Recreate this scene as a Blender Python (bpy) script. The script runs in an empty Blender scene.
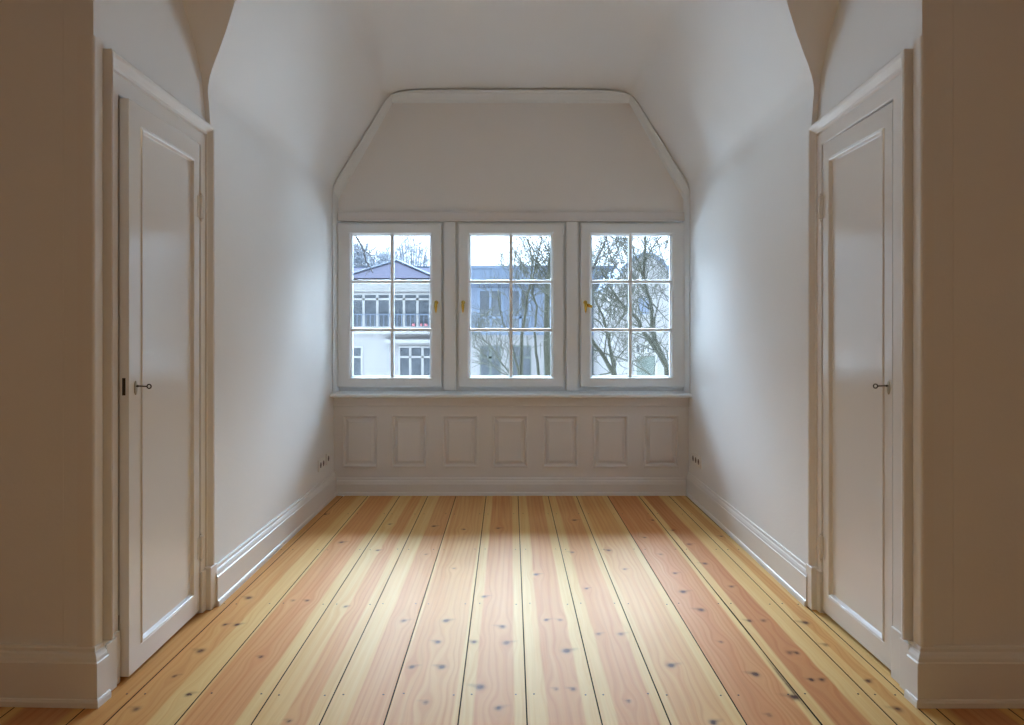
import bpy, math, random
import numpy as np
from mathutils import Vector, Matrix

S = bpy.context.scene
COL = S.collection
R = math.radians

# ------------------------------------------------------------------ camera, sky, exposure
FPX, VX, VY, EYE = 683.0, 510.5, 336.0, 1.19      # focal length in pixels, vanishing point, eye height
cam = bpy.data.cameras.new('camera')
cam.sensor_width = 36.0
cam.lens = 36.0 * FPX / 1024.0
cam.shift_x = (512 - VX) / 1024.0
cam.shift_y = -(362.5 - VY) / 1024.0
cam.clip_start = 0.05
cam.clip_end = 400
cam_ob = bpy.data.objects.new('camera', cam)
cam_ob.location = (0, 0, EYE)
cam_ob.rotation_euler = (R(90), 0, 0)
COL.objects.link(cam_ob)
S.camera = cam_ob

S.view_settings.view_transform = 'Standard'
S.view_settings.look = 'None'
S.view_settings.gamma = 1.0
S.view_settings.use_curve_mapping = False
S.view_settings.exposure = 1.90
S.cycles.use_denoising = True
S.cycles.max_bounces = 14
S.cycles.diffuse_bounces = 10
S.cycles.glossy_bounces = 4
S.cycles.transparent_max_bounces = 16
S.cycles.sample_clamp_indirect = 3.0
S.cycles.use_adaptive_sampling = False
S.cycles.use_guiding = True
S.cycles.guiding_training_samples = 64
S.cycles.denoising_prefilter = 'ACCURATE'

# overcast sky: brighter towards the zenith and on the side of the veiled sun, ahead of the windows
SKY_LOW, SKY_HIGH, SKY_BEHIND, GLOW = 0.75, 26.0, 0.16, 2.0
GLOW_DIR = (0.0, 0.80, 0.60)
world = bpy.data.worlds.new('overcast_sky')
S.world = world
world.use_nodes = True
wn, wl = world.node_tree.nodes, world.node_tree.links
wn.clear()
tc = wn.new('ShaderNodeTexCoord')
sx = wn.new('ShaderNodeSeparateXYZ')
wl.new(tc.outputs['Generated'], sx.inputs[0])


def wmap(src, a, b, c, d):
    m = wn.new('ShaderNodeMapRange')
    m.interpolation_type = 'SMOOTHSTEP'
    for k, v in (('From Min', a), ('From Max', b), ('To Min', c), ('To Max', d)):
        m.inputs[k].default_value = v
    wl.new(src, m.inputs['Value'])
    return m.outputs['Result']


def wmath(op, a, b):
    m = wn.new('ShaderNodeMath'); m.operation = op
    for i, v in enumerate((a, b)):
        if isinstance(v, (int, float)): m.inputs[i].default_value = v
        else: wl.new(v, m.inputs[i])
    return m.outputs[0]


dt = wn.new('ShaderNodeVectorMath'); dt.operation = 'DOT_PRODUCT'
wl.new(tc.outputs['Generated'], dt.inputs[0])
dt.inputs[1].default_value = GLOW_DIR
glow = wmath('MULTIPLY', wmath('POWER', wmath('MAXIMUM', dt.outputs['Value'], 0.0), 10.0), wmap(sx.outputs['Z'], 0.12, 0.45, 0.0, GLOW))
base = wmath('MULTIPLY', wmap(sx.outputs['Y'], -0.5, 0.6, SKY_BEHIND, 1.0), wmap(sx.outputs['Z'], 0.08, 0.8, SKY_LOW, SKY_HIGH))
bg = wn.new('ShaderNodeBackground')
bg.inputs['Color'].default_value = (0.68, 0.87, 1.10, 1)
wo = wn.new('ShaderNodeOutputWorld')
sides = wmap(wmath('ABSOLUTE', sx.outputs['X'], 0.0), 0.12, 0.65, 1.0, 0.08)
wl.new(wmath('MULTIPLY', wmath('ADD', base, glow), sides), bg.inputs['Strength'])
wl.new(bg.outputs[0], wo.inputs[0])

for gx0, gx1 in ((-1.205, -.603), (-.309, .314), (.610, 1.216)):       # daylight portals in the three glazed openings
    por = bpy.data.lights.new('window_daylight_portal', 'AREA')
    por.shape = 'RECTANGLE'
    por.size, por.size_y = gx1 - gx0, 1.09
    por.cycles.is_portal = True
    por_ob = bpy.data.objects.new('window_daylight_portal', por)
    por_ob.location = ((gx0 + gx1) / 2, 5.212, 1.419)
    por_ob.rotation_euler = (R(-90), 0, 0)
    COL.objects.link(por_ob)

fill = bpy.data.lights.new('added_fill_light', 'AREA')   # added warm fill without a fitting, brightens the partitions from behind the camera
fill.shape = 'DISK'
fill.size = 0.6
fill.energy = 3.0
fill.color = (1.0, 0.79, 0.44)
fill_ob = bpy.data.objects.new('added_fill_light', fill)
fill_ob.location = (0, -1.1, 2.95)
COL.objects.link(fill_ob)


def at(px, py, y):
    """point at depth y whose picture position was measured as (px, py)"""
    return Vector(((px - VX) * y / FPX, y, EYE + (VY - py) * y / FPX))


# ------------------------------------------------------------------ object helpers
def tag(o, label=None, cat=None, group=None, kind=None):
    if label: o['label'] = label
    if cat: o['category'] = cat
    if group: o['group'] = group
    if kind: o['kind'] = kind
    return o


def empty(name, loc=(0, 0, 0), label=None, cat=None, group=None, kind=None):
    o = bpy.data.objects.new(name, None)
    o.location = loc
    COL.objects.link(o)
    return tag(o, label, cat, group, kind)


class MB:
    def __init__(self):
        self.v, self.f = [], []

    def add(self, vs, fs):
        n = len(self.v)
        self.v += [tuple(p) for p in vs]
        self.f += [tuple(i + n for i in f) for f in fs]
        return self

    def quad(self, a, b, c, d):
        return self.add([a, b, c, d], [(0, 1, 2, 3)])

    def box(self, x0, x1, y0, y1, z0, z1):
        return self.add([(x0, y0, z0), (x1, y0, z0), (x1, y1, z0), (x0, y1, z0),
                         (x0, y0, z1), (x1, y0, z1), (x1, y1, z1), (x0, y1, z1)],
                        [(0, 3, 2, 1), (4, 5, 6, 7), (0, 1, 5, 4), (1, 2, 6, 5), (2, 3, 7, 6), (3, 0, 4, 7)])

    def loft(self, rows, closed_row=False, closed_path=False, caps=False):
        """rows of equal length joined by quads"""
        n, m = len(rows), len(rows[0])
        vs = [p for r in rows for p in r]
        fs = []
        for i in range(n if closed_path else n - 1):
            i2 = (i + 1) % n
            for j in range(m if closed_row else m - 1):
                j2 = (j + 1) % m
                fs.append((i * m + j, i * m + j2, i2 * m + j2, i2 * m + j))
        if caps:
            fs.append(tuple(range(m - 1, -1, -1)))
            fs.append(tuple((n - 1) * m + j for j in range(m)))
        return self.add(vs, fs)

    def tube(self, pts, radii, seg=8, caps=True):
        pts = [Vector(p) for p in pts]
        if not isinstance(radii, (list, tuple)): radii = [radii] * len(pts)
        rows = []
        up = None
        for i, p in enumerate(pts):
            d = (pts[min(i + 1, len(pts) - 1)] - pts[max(i - 1, 0)])
            if d.length < 1e-9: d = Vector((0, 0, 1))
            d.normalize()
            if up is None:
                up = Vector((0, 0, 1)) if abs(d.z) < 0.9 else Vector((1, 0, 0))
            a = d.cross(up)
            if a.length < 1e-6: a = d.cross(Vector((1, 0.3, 0)))
            a.normalize()
            b = d.cross(a).normalized()
            up = -b if (-b).dot(up) > 0 else b
            rows.append([p + (a * math.cos(2 * math.pi * k / seg) + b * math.sin(2 * math.pi * k / seg)) * radii[i]
                         for k in range(seg)])
        return self.loft(rows, closed_row=True, caps=caps)

    def lathe(self, prof, centre, axis='z', seg=20):
        """prof: list of (radius, height) around an axis through centre"""
        c = Vector(centre)
        rows = []
        for r, h in prof:
            row = []
            for k in range(seg):
                t = 2 * math.pi * k / seg
                ca, sa = r * math.cos(t), r * math.sin(t)
                q = {'z': (ca, sa, h), 'y': (ca, h, sa), 'x': (h, ca, sa)}[axis]
                row.append(c + Vector(q))
            rows.append(row)
        return self.loft(rows, closed_row=True, caps=True)

    def torus(self, centre, R1, r2, normal='y', seg=24, s2=8):
        c = Vector(centre)
        rows = []
        for i in range(seg):
            t = 2 * math.pi * i / seg
            row = []
            for j in range(s2):
                u = 2 * math.pi * j / s2
                rr = R1 + r2 * math.cos(u)
                a, b, h = rr * math.cos(t), rr * math.sin(t), r2 * math.sin(u)
                q = {'y': (a, h, b), 'x': (h, a, b), 'z': (a, b, h)}[normal]
                row.append(c + Vector(q))
            rows.append(row)
        return self.loft(rows, closed_row=True, closed_path=True)

    def build(self, name, mat, parent=None, smooth=False, bevel=0.0, xf=None, fix=True):
        me = bpy.data.meshes.new(name)
        vs = self.v
        if xf is not None:
            vs = [tuple(xf @ Vector(p)) for p in vs]
        me.from_pydata(vs, [], self.f)
        me.materials.append(mat)
        if fix:
            import bmesh
            bm = bmesh.new(); bm.from_mesh(me)
            bmesh.ops.remove_doubles(bm, verts=bm.verts, dist=1e-6)
            bmesh.ops.recalc_face_normals(bm, faces=bm.faces)
            bm.to_mesh(me); bm.free()
        if smooth:
            me.polygons.foreach_set('use_smooth', [True] * len(me.polygons))
        me.update()
        o = bpy.data.objects.new(name, me)
        COL.objects.link(o)
        if parent is not None: o.parent = parent
        if bevel:
            b = o.modifiers.new('bevel', 'BEVEL')
            b.width = bevel; b.segments = 2; b.limit_method = 'ANGLE'; b.angle_limit = R(40)
        return o


def struct(name, mb, mat, label, cat, **k):
    return tag(mb.build(name, mat, **k), label, cat, kind='structure')


# ------------------------------------------------------------------ materials
def new_mat(name):
    m = bpy.data.materials.new(name)
    m.use_nodes = True
    nt = m.node_tree
    return m, nt, nt.nodes['Principled BSDF']


def paint(name, col, rough=0.5, spec=0.5, bump=0.0, bscale=60, mottling=0.02, metallic=0.0, coat=0.0):
    m, nt, p = new_mat(name)
    p.inputs['Roughness'].default_value = rough
    p.inputs['Specular IOR Level'].default_value = spec
    p.inputs['Metallic'].default_value = metallic
    p.inputs['Coat Weight'].default_value = coat
    p.inputs['Coat Roughness'].default_value = 0.15
    tcn = nt.nodes.new('ShaderNodeTexCoord')
    nz = nt.nodes.new('ShaderNodeTexNoise')
    nz.inputs['Scale'].default_value = 2.5
    nz.inputs['Detail'].default_value = 4
    rmp = nt.nodes.new('ShaderNodeMix'); rmp.data_type = 'RGBA'
    rmp.inputs[6].default_value = tuple(c * (1 - mottling) for c in col) + (1,)
    rmp.inputs[7].default_value = tuple(min(1, c * (1 + mottling)) for c in col) + (1,)
    nt.links.new(tcn.outputs['Object'], nz.inputs['Vector'])
    nt.links.new(nz.outputs['Fac'], rmp.inputs[0])
    nt.links.new(rmp.outputs[2], p.inputs['Base Color'])
    if bump:
        n2 = nt.nodes.new('ShaderNodeTexNoise')
        n2.inputs['Scale'].default_value = bscale
        n2.inputs['Detail'].default_value = 3
        b = nt.nodes.new('ShaderNodeBump')
        b.inputs['Strength'].default_value = bump
        b.inputs['Distance'].default_value = 0.002
        nt.links.new(tcn.outputs['Object'], n2.inputs['Vector'])
        nt.links.new(n2.outputs['Fac'], b.inputs['Height'])
        nt.links.new(b.outputs[0], p.inputs['Normal'])
    return m


M = {}
M['wall'] = paint('matt_wall_paint', (0.82, 0.81, 0.795), 0.75, 0.3, bump=0.25, bscale=90)
M['gloss'] = paint('white_enamel_paint', (0.81, 0.79, 0.765), 0.16, 0.85, bump=0.05, bscale=14)
M['trim'] = paint('satin_trim_paint', (0.81, 0.79, 0.765), 0.38, 0.45, bump=0.05, bscale=14)
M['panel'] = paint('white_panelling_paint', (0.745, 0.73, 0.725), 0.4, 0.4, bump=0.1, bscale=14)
M['sash'] = paint('white_window_paint', (0.82, 0.86, 0.885), 0.30, 0.5)
M['dark'] = paint('dark_underlay', (0.03, 0.02, 0.015), 0.9, 0.1)
M['nail'] = paint('dark_iron_nail', (0.05, 0.035, 0.03), 0.5, 0.4)
M['iron'] = paint('dark_iron', (0.06, 0.045, 0.035), 0.4, 0.5, metallic=0.8)
M['nickel'] = paint('aged_nickel', (0.42, 0.37, 0.28), 0.35, 0.5, metallic=0.9)
M['brass'] = paint('polished_brass', (0.75, 0.50, 0.10), 0.22, 0.5, metallic=1.0)
M['plastic'] = paint('white_plastic', (0.82, 0.80, 0.76), 0.3, 0.5)
M['socket'] = paint('socket_shadow', (0.16, 0.13, 0.11), 0.5, 0.4)


def glass_mat():
    m, nt, p = new_mat('window_glass')
    nt.nodes.remove(p)
    out = nt.nodes['Material Output']
    tr = nt.nodes.new('ShaderNodeBsdfTransparent')
    tr.inputs[0].default_value = (0.96, 0.98, 0.98, 1)
    gl = nt.nodes.new('ShaderNodeBsdfGlossy')
    gl.inputs['Roughness'].default_value = 0.02
    fr = nt.nodes.new('ShaderNodeFresnel')
    fr.inputs[0].default_value = 1.5
    mx = nt.nodes.new('ShaderNodeMixShader')
    nt.links.new(fr.outputs[0], mx.inputs[0])
    nt.links.new(tr.outputs[0], mx.inputs[1])
    nt.links.new(gl.outputs[0], mx.inputs[2])
    nt.links.new(mx.outputs[0], out.inputs[0])
    return m


M['glass'] = glass_mat()


def wood_mat():
    """pine boards: per-vertex attributes carry board data, the nodes make grain, sapwood edge and knots"""
    m, nt, p = new_mat('oiled_pine_boards')
    N, L = nt.nodes, nt.links

    def attr(n):
        a = N.new('ShaderNodeAttribute'); a.attribute_name = n; return a

    def mth(op, a, b=None, c=None, clamp=False):
        x = N.new('ShaderNodeMath'); x.operation = op; x.use_clamp = clamp
        for i, q in enumerate((a, b, c)):
            if q is None: continue
            if isinstance(q, (int, float)): x.inputs[i].default_value = q
            else: L.new(q, x.inputs[i])
        return x.outputs[0]

    def mix(f, a, b, blend='MIX'):
        x = N.new('ShaderNodeMix'); x.data_type = 'RGBA'; x.blend_type = blend
        if isinstance(f, (int, float)): x.inputs[0].default_value = f
        else: L.new(f, x.inputs[0])
        for s, q in ((6, a), (7, b)):
            if isinstance(q, tuple): x.inputs[s].default_value = q
            else: L.new(q, x.inputs[s])
        return x.outputs[2]

    tcn = N.new('ShaderNodeTexCoord')
    sep = N.new('ShaderNodeSeparateXYZ'); L.new(tcn.outputs['Object'], sep.inputs[0])
    seed = attr('seed').outputs['Fac']
    warp = attr('warp').outputs['Fac']
    knot = attr('knot').outputs['Fac']
    sap = attr('sap').outputs['Fac']
    heart = attr('heart').outputs['Color']
    across = mth('ADD', sep.outputs['X'], warp)

    def noise(kx, ky, off, detail=4, rough=0.55, dist=0.0):
        cv = N.new('ShaderNodeCombineXYZ')
        L.new(mth('MULTIPLY', across, kx), cv.inputs[0])
        L.new(mth('MULTIPLY', sep.outputs['Y'], ky), cv.inputs[1])
        L.new(mth('ADD', mth('MULTIPLY', seed, 37.0), off), cv.inputs[2])
        n = N.new('ShaderNodeTexNoise')
        n.inputs['Scale'].default_value = 1.0
        n.inputs['Detail'].default_value = detail
        n.inputs['Roughness'].default_value = rough
        n.inputs['Distortion'].default_value = dist
        L.new(cv.outputs[0], n.inputs['Vector'])
        return n.outputs['Fac']

    big = noise(7, 0.9, 0.0, 3)
    fine = noise(160, 2.2, 5.0, 4, 0.6)
    # growth rings: a sine of a slowly varying field gives straight lines and cathedrals
    field = mth('ADD', mth('MULTIPLY', noise(5, 0.45, 9.0, 2, 0.4), 30.0), mth('MULTIPLY', across, 230.0))
    rings = mth('ADD', mth('MULTIPLY', mth('SINE', field), 0.5), 0.5)
    rings = mth('POWER', rings, 2.5)
    sapn = mth('ADD', sap, mth('MULTIPLY', mth('SUBTRACT', noise(9, 1.1, 2.0, 4), 0.5), 0.95))
    sapm = N.new('ShaderNodeMapRange'); sapm.interpolation_type = 'SMOOTHSTEP'
    L.new(sapn, sapm.inputs['Value'])
    sapm.inputs['From Min'].default_value = 0.30
    sapm.inputs['From Max'].default_value = 0.70
    heart2 = mix(big, mix(0.35, heart, (0.74, 0.44, 0.18, 1)), heart)
    col = mix(sapm.outputs[0], heart2, (0.80, 0.56, 0.235, 1))
    streak = N.new('ShaderNodeMapRange'); streak.interpolation_type = 'SMOOTHSTEP'
    L.new(noise(38, 0.5, 12.0, 3, 0.6), streak.inputs['Value'])
    streak.inputs['From Min'].default_value = 0.35
    streak.inputs['From Max'].default_value = 0.70
    col = mix(mth('MULTIPLY', streak.outputs[0], 0.65), col, mix(1.0, col, (0.92, 0.74, 0.60, 1), 'MULTIPLY'))
    ringamt = mth('MULTIPLY', rings, mth('SUBTRACT', 0.30, mth('MULTIPLY', sapm.outputs[0], 0.22)))
    col = mix(ringamt, col, mix(1.0, col, (0.74, 0.50, 0.33, 1), 'MULTIPLY'))
    col = mix(mth('MULTIPLY', fine, 0.6), col, mix(1.0, col, (0.72, 0.6, 0.48, 1), 'MULTIPLY'))
    k2 = N.new('ShaderNodeMapRange'); L.new(knot, k2.inputs['Value'])
    k2.inputs['From Min'].default_value = 0.02
    k2.inputs['From Max'].default_value = 0.75
    kn = mth('MULTIPLY', k2.outputs[0], mth('ADD', 0.45, noise(90, 60, 3.0, 3)), clamp=True)
    col = mix(kn, col, (0.09, 0.03, 0.012, 1))
    L.new(col, p.inputs['Base Color'])
    rr = mth('ADD', 0.46, mth('MULTIPLY', fine, 0.12))
    L.new(rr, p.inputs['Roughness'])
    p.inputs['Specular IOR Level'].default_value = 0.14
    b = N.new('ShaderNodeBump')
    b.inputs['Strength'].default_value = 0.25
    b.inputs['Distance'].default_value = 0.0015
    L.new(mth('ADD', fine, mth('MULTIPLY', big, 2.0)), b.inputs['Height'])
    L.new(b.outputs[0], p.inputs['Normal'])
    return m


M['wood'] = wood_mat()

# ------------------------------------------------------------------ floor
GAPS = [(-1.36, -1.36), (-1.245, -1.245), (-1.028, -1.060), (-0.794, -0.824), (-0.585, -0.614), (-0.388, -0.405),
        (-0.161, -0.181), (0.051, 0.056), (0.281, 0.280), (0.491, 0.490), (0.723, 0.721), (0.952, 0.954),
        (1.183, 1.178), (1.303, 1.303), (1.36, 1.36)]
# sapwood share on the left and right edge, heartwood colour
BOARD = [(0.0, 0.0, (0.660, 0.350, 0.114)), (0.0, 0.42, (0.726, 0.403, 0.138)), (0.05, 0.22, (0.737, 0.366, 0.133)),
         (0.42, 0.20, (0.748, 0.403, 0.147)), (0.42, 0.0, (0.737, 0.403, 0.162)), (0.04, 0.06, (0.759, 0.445, 0.176)),
         (0.20, 0.18, (0.726, 0.382, 0.147)), (0.27, 0.20, (0.715, 0.371, 0.142)), (0.24, 0.14, (0.726, 0.382, 0.147)),
         (0.10, 0.16, (0.759, 0.445, 0.166)), (0.0, 0.10, (0.693, 0.318, 0.114)), (0.16, 0.34, (0.616, 0.265, 0.095)),
         (0.30, 0.25, (0.715, 0.403, 0.133)), (1.0, 1.0, (0.770, 0.466, 0.152))]
Z5 = [(150, 155), (185, 245), (215, 358), (270, 358), (110, 495), (152, 495), (85, 323), (120, 323), (135, 400),
      (290, 525), (240, 150), (280, 197), (330, 118), (370, 160), (405, 207), (425, 253), (470, 298), (520, 378),
      (605, 458), (500, 578), (440, 135), (480, 183), (545, 240), (625, 325), (590, 325), (690, 405), (708, 405),
      (770, 472), (745, 472), (700, 515), (780, 385), (730, 330), (885, 475), (155, 75), (400, 100), (350, 75),
      (520, 115), (960, 545), (395, 436), (60, 210), (640, 560)]
Z4 = [(400, 415), (340, 335), (370, 268), (310, 335), (250, 400), (185, 463), (90, 545), (480, 275), (515, 275),
      (610, 290), (690, 150), (720, 85), (810, 160), (755, 325), (905, 98), (860, 325), (840, 378), (810, 528),
      (775, 440), (850, 440), (470, 575), (990, 95), (955, 265), (1000, 340), (945, 490), (990, 542), (1010, 380),
      (930, 378), (220, 508), (880, 195), (830, 90), (600, 130), (560, 60)]
knots = []
for (zx, zy), ox in [(k, 512) for k in Z5] + [(k, 100) for k in Z4]:
    px, py = ox + zx * 0.4023, 490 + zy * 0.4023
    D = FPX * EYE / (py - VY)
    knots.append(((px - VX) * D / FPX, D))
rk = random.Random(4)
for i in range(26):
    knots.append((rk.uniform(-3, 3), rk.uniform(-3, 2.0)))
KN = np.array([(x, y, rk.uniform(0.006, 0.012), rk.uniform(0.5, 1.15), rk.choice((-1, 1))) for x, y in knots])


def build_floor():
    vs, fs, seeds, saps, hearts, owner = [], [], [], [], [], []
    rng = random.Random(11)
    y0, y1 = 2.05, 5.13
    boards = []
    for i in range(len(GAPS) - 1):
        boards.append((GAPS[i], GAPS[i + 1], BOARD[i], y0, y1, 0.010))
    # the rest of the room, behind and beside the visible part
    xs = [-3.2 + 0.222 * k for k in range(30)]
    n = 0
    V, F, A = [], [], {'seed': [], 'sap': [], 'warp': [], 'knot': [], 'heart': []}
    full = []
    for i, b in enumerate(boards):
        full.append((b[0], b[1], b[2], -3.2, 5.13))
    for k, (xa, xb) in enumerate([(-3.2 + 0.23 * j, -3.2 + 0.23 * (j + 1)) for j in range(8)]):
        full.append(((xa, xa), (xb, xb), (0.1, 0.15, (0.60, 0.31, 0.16)), -3.2, 2.24))
    for k, (xa, xb) in enumerate([(1.36 + 0.23 * j, 1.36 + 0.23 * (j + 1)) for j in range(8)]):
        full.append(((xa, xa), (xb, xb), (0.1, 0.15, (0.60, 0.31, 0.16)), -3.2, 2.24))
    for i, (ga, gb, (sl, sr, hc), ya, yb) in enumerate(full):
        sd = rng.random()
        ys = [v for v in (-3.2, -1.0, 1.0, 1.9) if v >= ya]
        y = 1.95
        if i < len(boards):
            while y < yb:
                ys.append(y); y += 0.010
        ys.append(yb)
        ys = np.array(sorted(set(ys)))
        w = gb[0] - ga[0]
        m = max(4, int(w / 0.006)) if i < len(boards) else 4
        u = np.linspace(0, 1, m + 1)
        t = (ys - 2.09) / (5.04 - 2.09)
        xa = ga[0] + (ga[1] - ga[0]) * t + 0.0022
        xb = gb[0] + (gb[1] - gb[0]) * t - 0.0022
        if abs(ga[0] - 0.952) < 1e-3: xa = xa + 0.0012 * (1 + np.sin(ys * 7))
        X = xa[:, None] + (xb - xa)[:, None] * u[None, :]
        Y = np.repeat(ys[:, None], m + 1, 1)
        K = np.zeros_like(X); W = np.zeros_like(X)
        for kx, ky, kr, ks, kd in KN:
            x0 = ga[0] + (ga[1] - ga[0]) * (ky - 2.09) / 2.95; x1 = gb[0] + (gb[1] - gb[0]) * (ky - 2.09) / 2.95
            if not (x0 < kx < x1): continue
            dx, dy = X - kx, Y - ky
            core = np.exp(-((dx / (kr * 1.0)) ** 2 + (dy / (kr * 1.25)) ** 2))
            wing = 0.30 * np.exp(-(((dx - kd * kr * 1.6) / (kr * 2.2)) ** 2 + ((dy - 0.006 - kd * dx * 0.25) / (kr * 0.8)) ** 2)) + 0.10 * np.exp(-((dx / (kr * 2.6)) ** 2 + (dy / (kr * 3.0)) ** 2))
            K += ks * (core + wing)
            W += 0.030 * np.tanh(dx / 0.02) * np.exp(-((dx / 0.05) ** 2 + (dy / 0.075) ** 2)) * -1
        # dark check along the open joint on the right
        if abs(ga[0] - 0.723) < 1e-3:
            K += 0.75 * np.exp(-((X - (xb[:, None] - 0.004)) / 0.006) ** 2) * np.exp(-((Y - 2.35) / 0.16) ** 2)
        if sl >= 1: Sp = np.ones_like(X)
        else:
            a = np.clip((sl - u) / 0.12 + 0.5, 0, 1) if sl > 0 else np.zeros_like(u)
            b = np.clip((u - (1 - sr)) / 0.12 + 0.5, 0, 1) if sr > 0 else np.zeros_like(u)
            Sp = np.repeat(np.maximum(a, b)[None, :], len(ys), 0)
        zz = np.full_like(X, 0.0)
        V.append(np.stack([X.ravel(), Y.ravel(), zz.ravel()], 1))
        rr, cc = len(ys), m + 1
        idx = np.arange(rr * cc).reshape(rr, cc) + n
        q = np.stack([idx[:-1, :-1].ravel(), idx[:-1, 1:].ravel(), idx[1:, 1:].ravel(), idx[1:, :-1].ravel()], 1)
        F.append(q)
        n += rr * cc
        A['seed'].append(np.full(rr * cc, sd)); A['sap'].append(Sp.ravel())
        A['warp'].append(W.ravel()); A['knot'].append(np.clip(K, 0, 1.2).ravel())
        A['heart'].append(np.repeat(np.array([[hc[0], hc[1], hc[2], 1.0]]), rr * cc, 0))
    V = np.concatenate(V); F = np.concatenate(F)
    me = bpy.data.meshes.new('floor')
    me.vertices.add(len(V)); me.vertices.foreach_set('co', V.ravel())
    me.loops.add(len(F) * 4); me.loops.foreach_set('vertex_index', F.ravel())
    me.polygons.add(len(F)); me.polygons.foreach_set('loop_start', np.arange(len(F)) * 4)
    me.update(calc_edges=True)
    for k in ('seed', 'sap', 'warp', 'knot'):
        a = me.attributes.new(k, 'FLOAT', 'POINT'); a.data.foreach_set('value', np.concatenate(A[k]).astype(np.float32))
    a = me.attributes.new('heart', 'FLOAT_COLOR', 'POINT')
    a.data.foreach_set('color', np.concatenate(A['heart']).astype(np.float32).ravel())
    me.materials.append(M['wood'])
    o = bpy.data.objects.new('floor', me)
    COL.objects.link(o)
    tag(o, 'wide oiled pine floorboards with pale edges, knots and dark open joints', 'floor', kind='structure')
    MB().box(-3.2, 3.2, -3.2, 5.13, -0.06, -0.012).build('underlay', M['dark'], o)
    # nail heads, two to a joist on either side of every joint
    nm = MB().lathe([(0.0001, 0.0), (0.0034, 0.0), (0.0030, 0.0010), (0.0001, 0.0013)], (0, 0, 0), 'z', 10)
    first = None
    for D in (2.268, 3.034, 3.807, 4.57):
        t = (D - 2.09) / 2.95
        for ga, gb in GAPS[1:-1]:
            x = ga + (gb - ga) * t
            for s in (-1, 1):
                if first is None:
                    q = first = nm.build('nail', M['nail'], o)
                else:
                    q = first.copy(); COL.objects.link(q); q.parent = o
                q.location = (x + s * rng.uniform(0.026, 0.034), D + rng.uniform(-0.008, 0.008), 0.0)
    return o


build_floor()

# ------------------------------------------------------------------ room shell
# slope of the roof over the main room: depth as a function of height
def slope_y(z):
    pts = [(2.10, 2.995), (2.15, 2.985), (2.24, 2.968), (2.326, 2.944), (2.40, 2.903), (2.466, 2.858), (2.56, 2.787), (3.4, 2.157)]
    for (a, ya), (b, yb) in zip(pts, pts[1:]):
        if z <= b: return ya + (yb - ya) * max(0, (z - a)) / (b - a)
    return pts[-1][1]


def chaikin(p, n=3):
    for _ in range(n):
        q = [p[0]]
        for a, b in zip(p, p[1:]):
            q.append((a[0] * .75 + b[0] * .25, a[1] * .75 + b[1] * .25))
            q.append((a[0] * .25 + b[0] * .75, a[1] * .25 + b[1] * .75))
        q.append(p[-1]); p = q
    return p


H = chaikin([(1.0, 1.98), (1.0, 2.20), (1.0, 2.29), (0.985, 2.35), (0.905, 2.52), (0.745, 2.86), (0.685, 2.985), (0.60, 3.03), (0.40, 3.035), (0.0, 3.035)], 3)
YB = 5.12                                    # face of the end wall
WR = (1.318, 1.336)                          # half widths front and back, right
WL = (-1.314, -1.328)
YF = 2.995


def wx(side, y):                             # x of the side wall at depth y
    a = WR if side > 0 else WL
    return a[0] + (a[1] - a[0]) * (y - YF) / (YB - YF)


def hx(side, frac, y, z=0.0):                # x on the vault for a width fraction, bowed a little in front
    b = 0.034 * max(0.0, math.sin(math.pi * min(1.0, max(0.0, (z - 2.25) / 0.80)))) * max(0.0, (5.0 - y) / 2.3)
    return wx(side, y) * (frac - b)


ceil = MB()
for side in (-1, 1):
    rows = []
    for fr, z in H:
        ys = slope_y(z)
        rows.append([(hx(side, fr, y, z), y, z) for y in [ys + (YB + 0.03 - ys) * k / 6 for k in range(7)]])
    ceil.loft(rows)
struct('ceiling', ceil, M['wall'], 'white plaster ceiling of the bay with sloping sides and rounded corners', 'ceiling', smooth=True)

sl = MB()
for side in (-1, 1):
    rows = []
    zs = [z for f, z in H if z < 3.034]
    rows.append([(wx(side, 2.99), 2.9955, 1.90), (side * 1.40, 2.9955, 1.90)])
    last = None
    for f, z in H:
        if last is not None and z <= last + 1e-5: continue
        last = z
        y = slope_y(z)
        rows.append([(hx(side, f, y, z), y, z), (side * 1.40, y, z)])
    y = slope_y(3.2)
    sl.loft(rows)
y1, y2 = slope_y(3.035), slope_y(3.2)
sl.quad((-1.4, y1, 3.035), (1.4, y1, 3.035), (1.4, y2, 3.2), (-1.4, y2, 3.2))
struct('ceiling_slope', sl, M['wall'], 'narrow sloping roof surface between the door walls and the bay vault', 'ceiling')
struct('ceiling_main', MB().box(-3.2, 3.2, -3.2, 2.62, 3.18, 3.25), M['wall'], 'flat plaster ceiling of the room in front of the bay', 'ceiling')

for side, nm in ((-1, 'left'), (1, 'right')):
    wl_ = MB()
    a, b = wx(side, YF), wx(side, 5.45)
    t = side * 0.12
    wl_.add([(a, YF, 0), (b, 5.45, 0), (b + t, 5.45, 0), (a + t, YF, 0), (a, YF, 1.98), (b, 5.45, 1.98), (b + t, 5.45, 1.98), (a + t, YF, 1.98)],
            [(0, 3, 2, 1), (4, 5, 6, 7), (0, 1, 5, 4), (1, 2, 6, 5), (2, 3, 7, 6), (3, 0, 4, 7)])
    struct('wall_' + nm, wl_, M['wall'], 'white plastered side wall of the bay, %s of the windows' % nm, 'wall')

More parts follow.
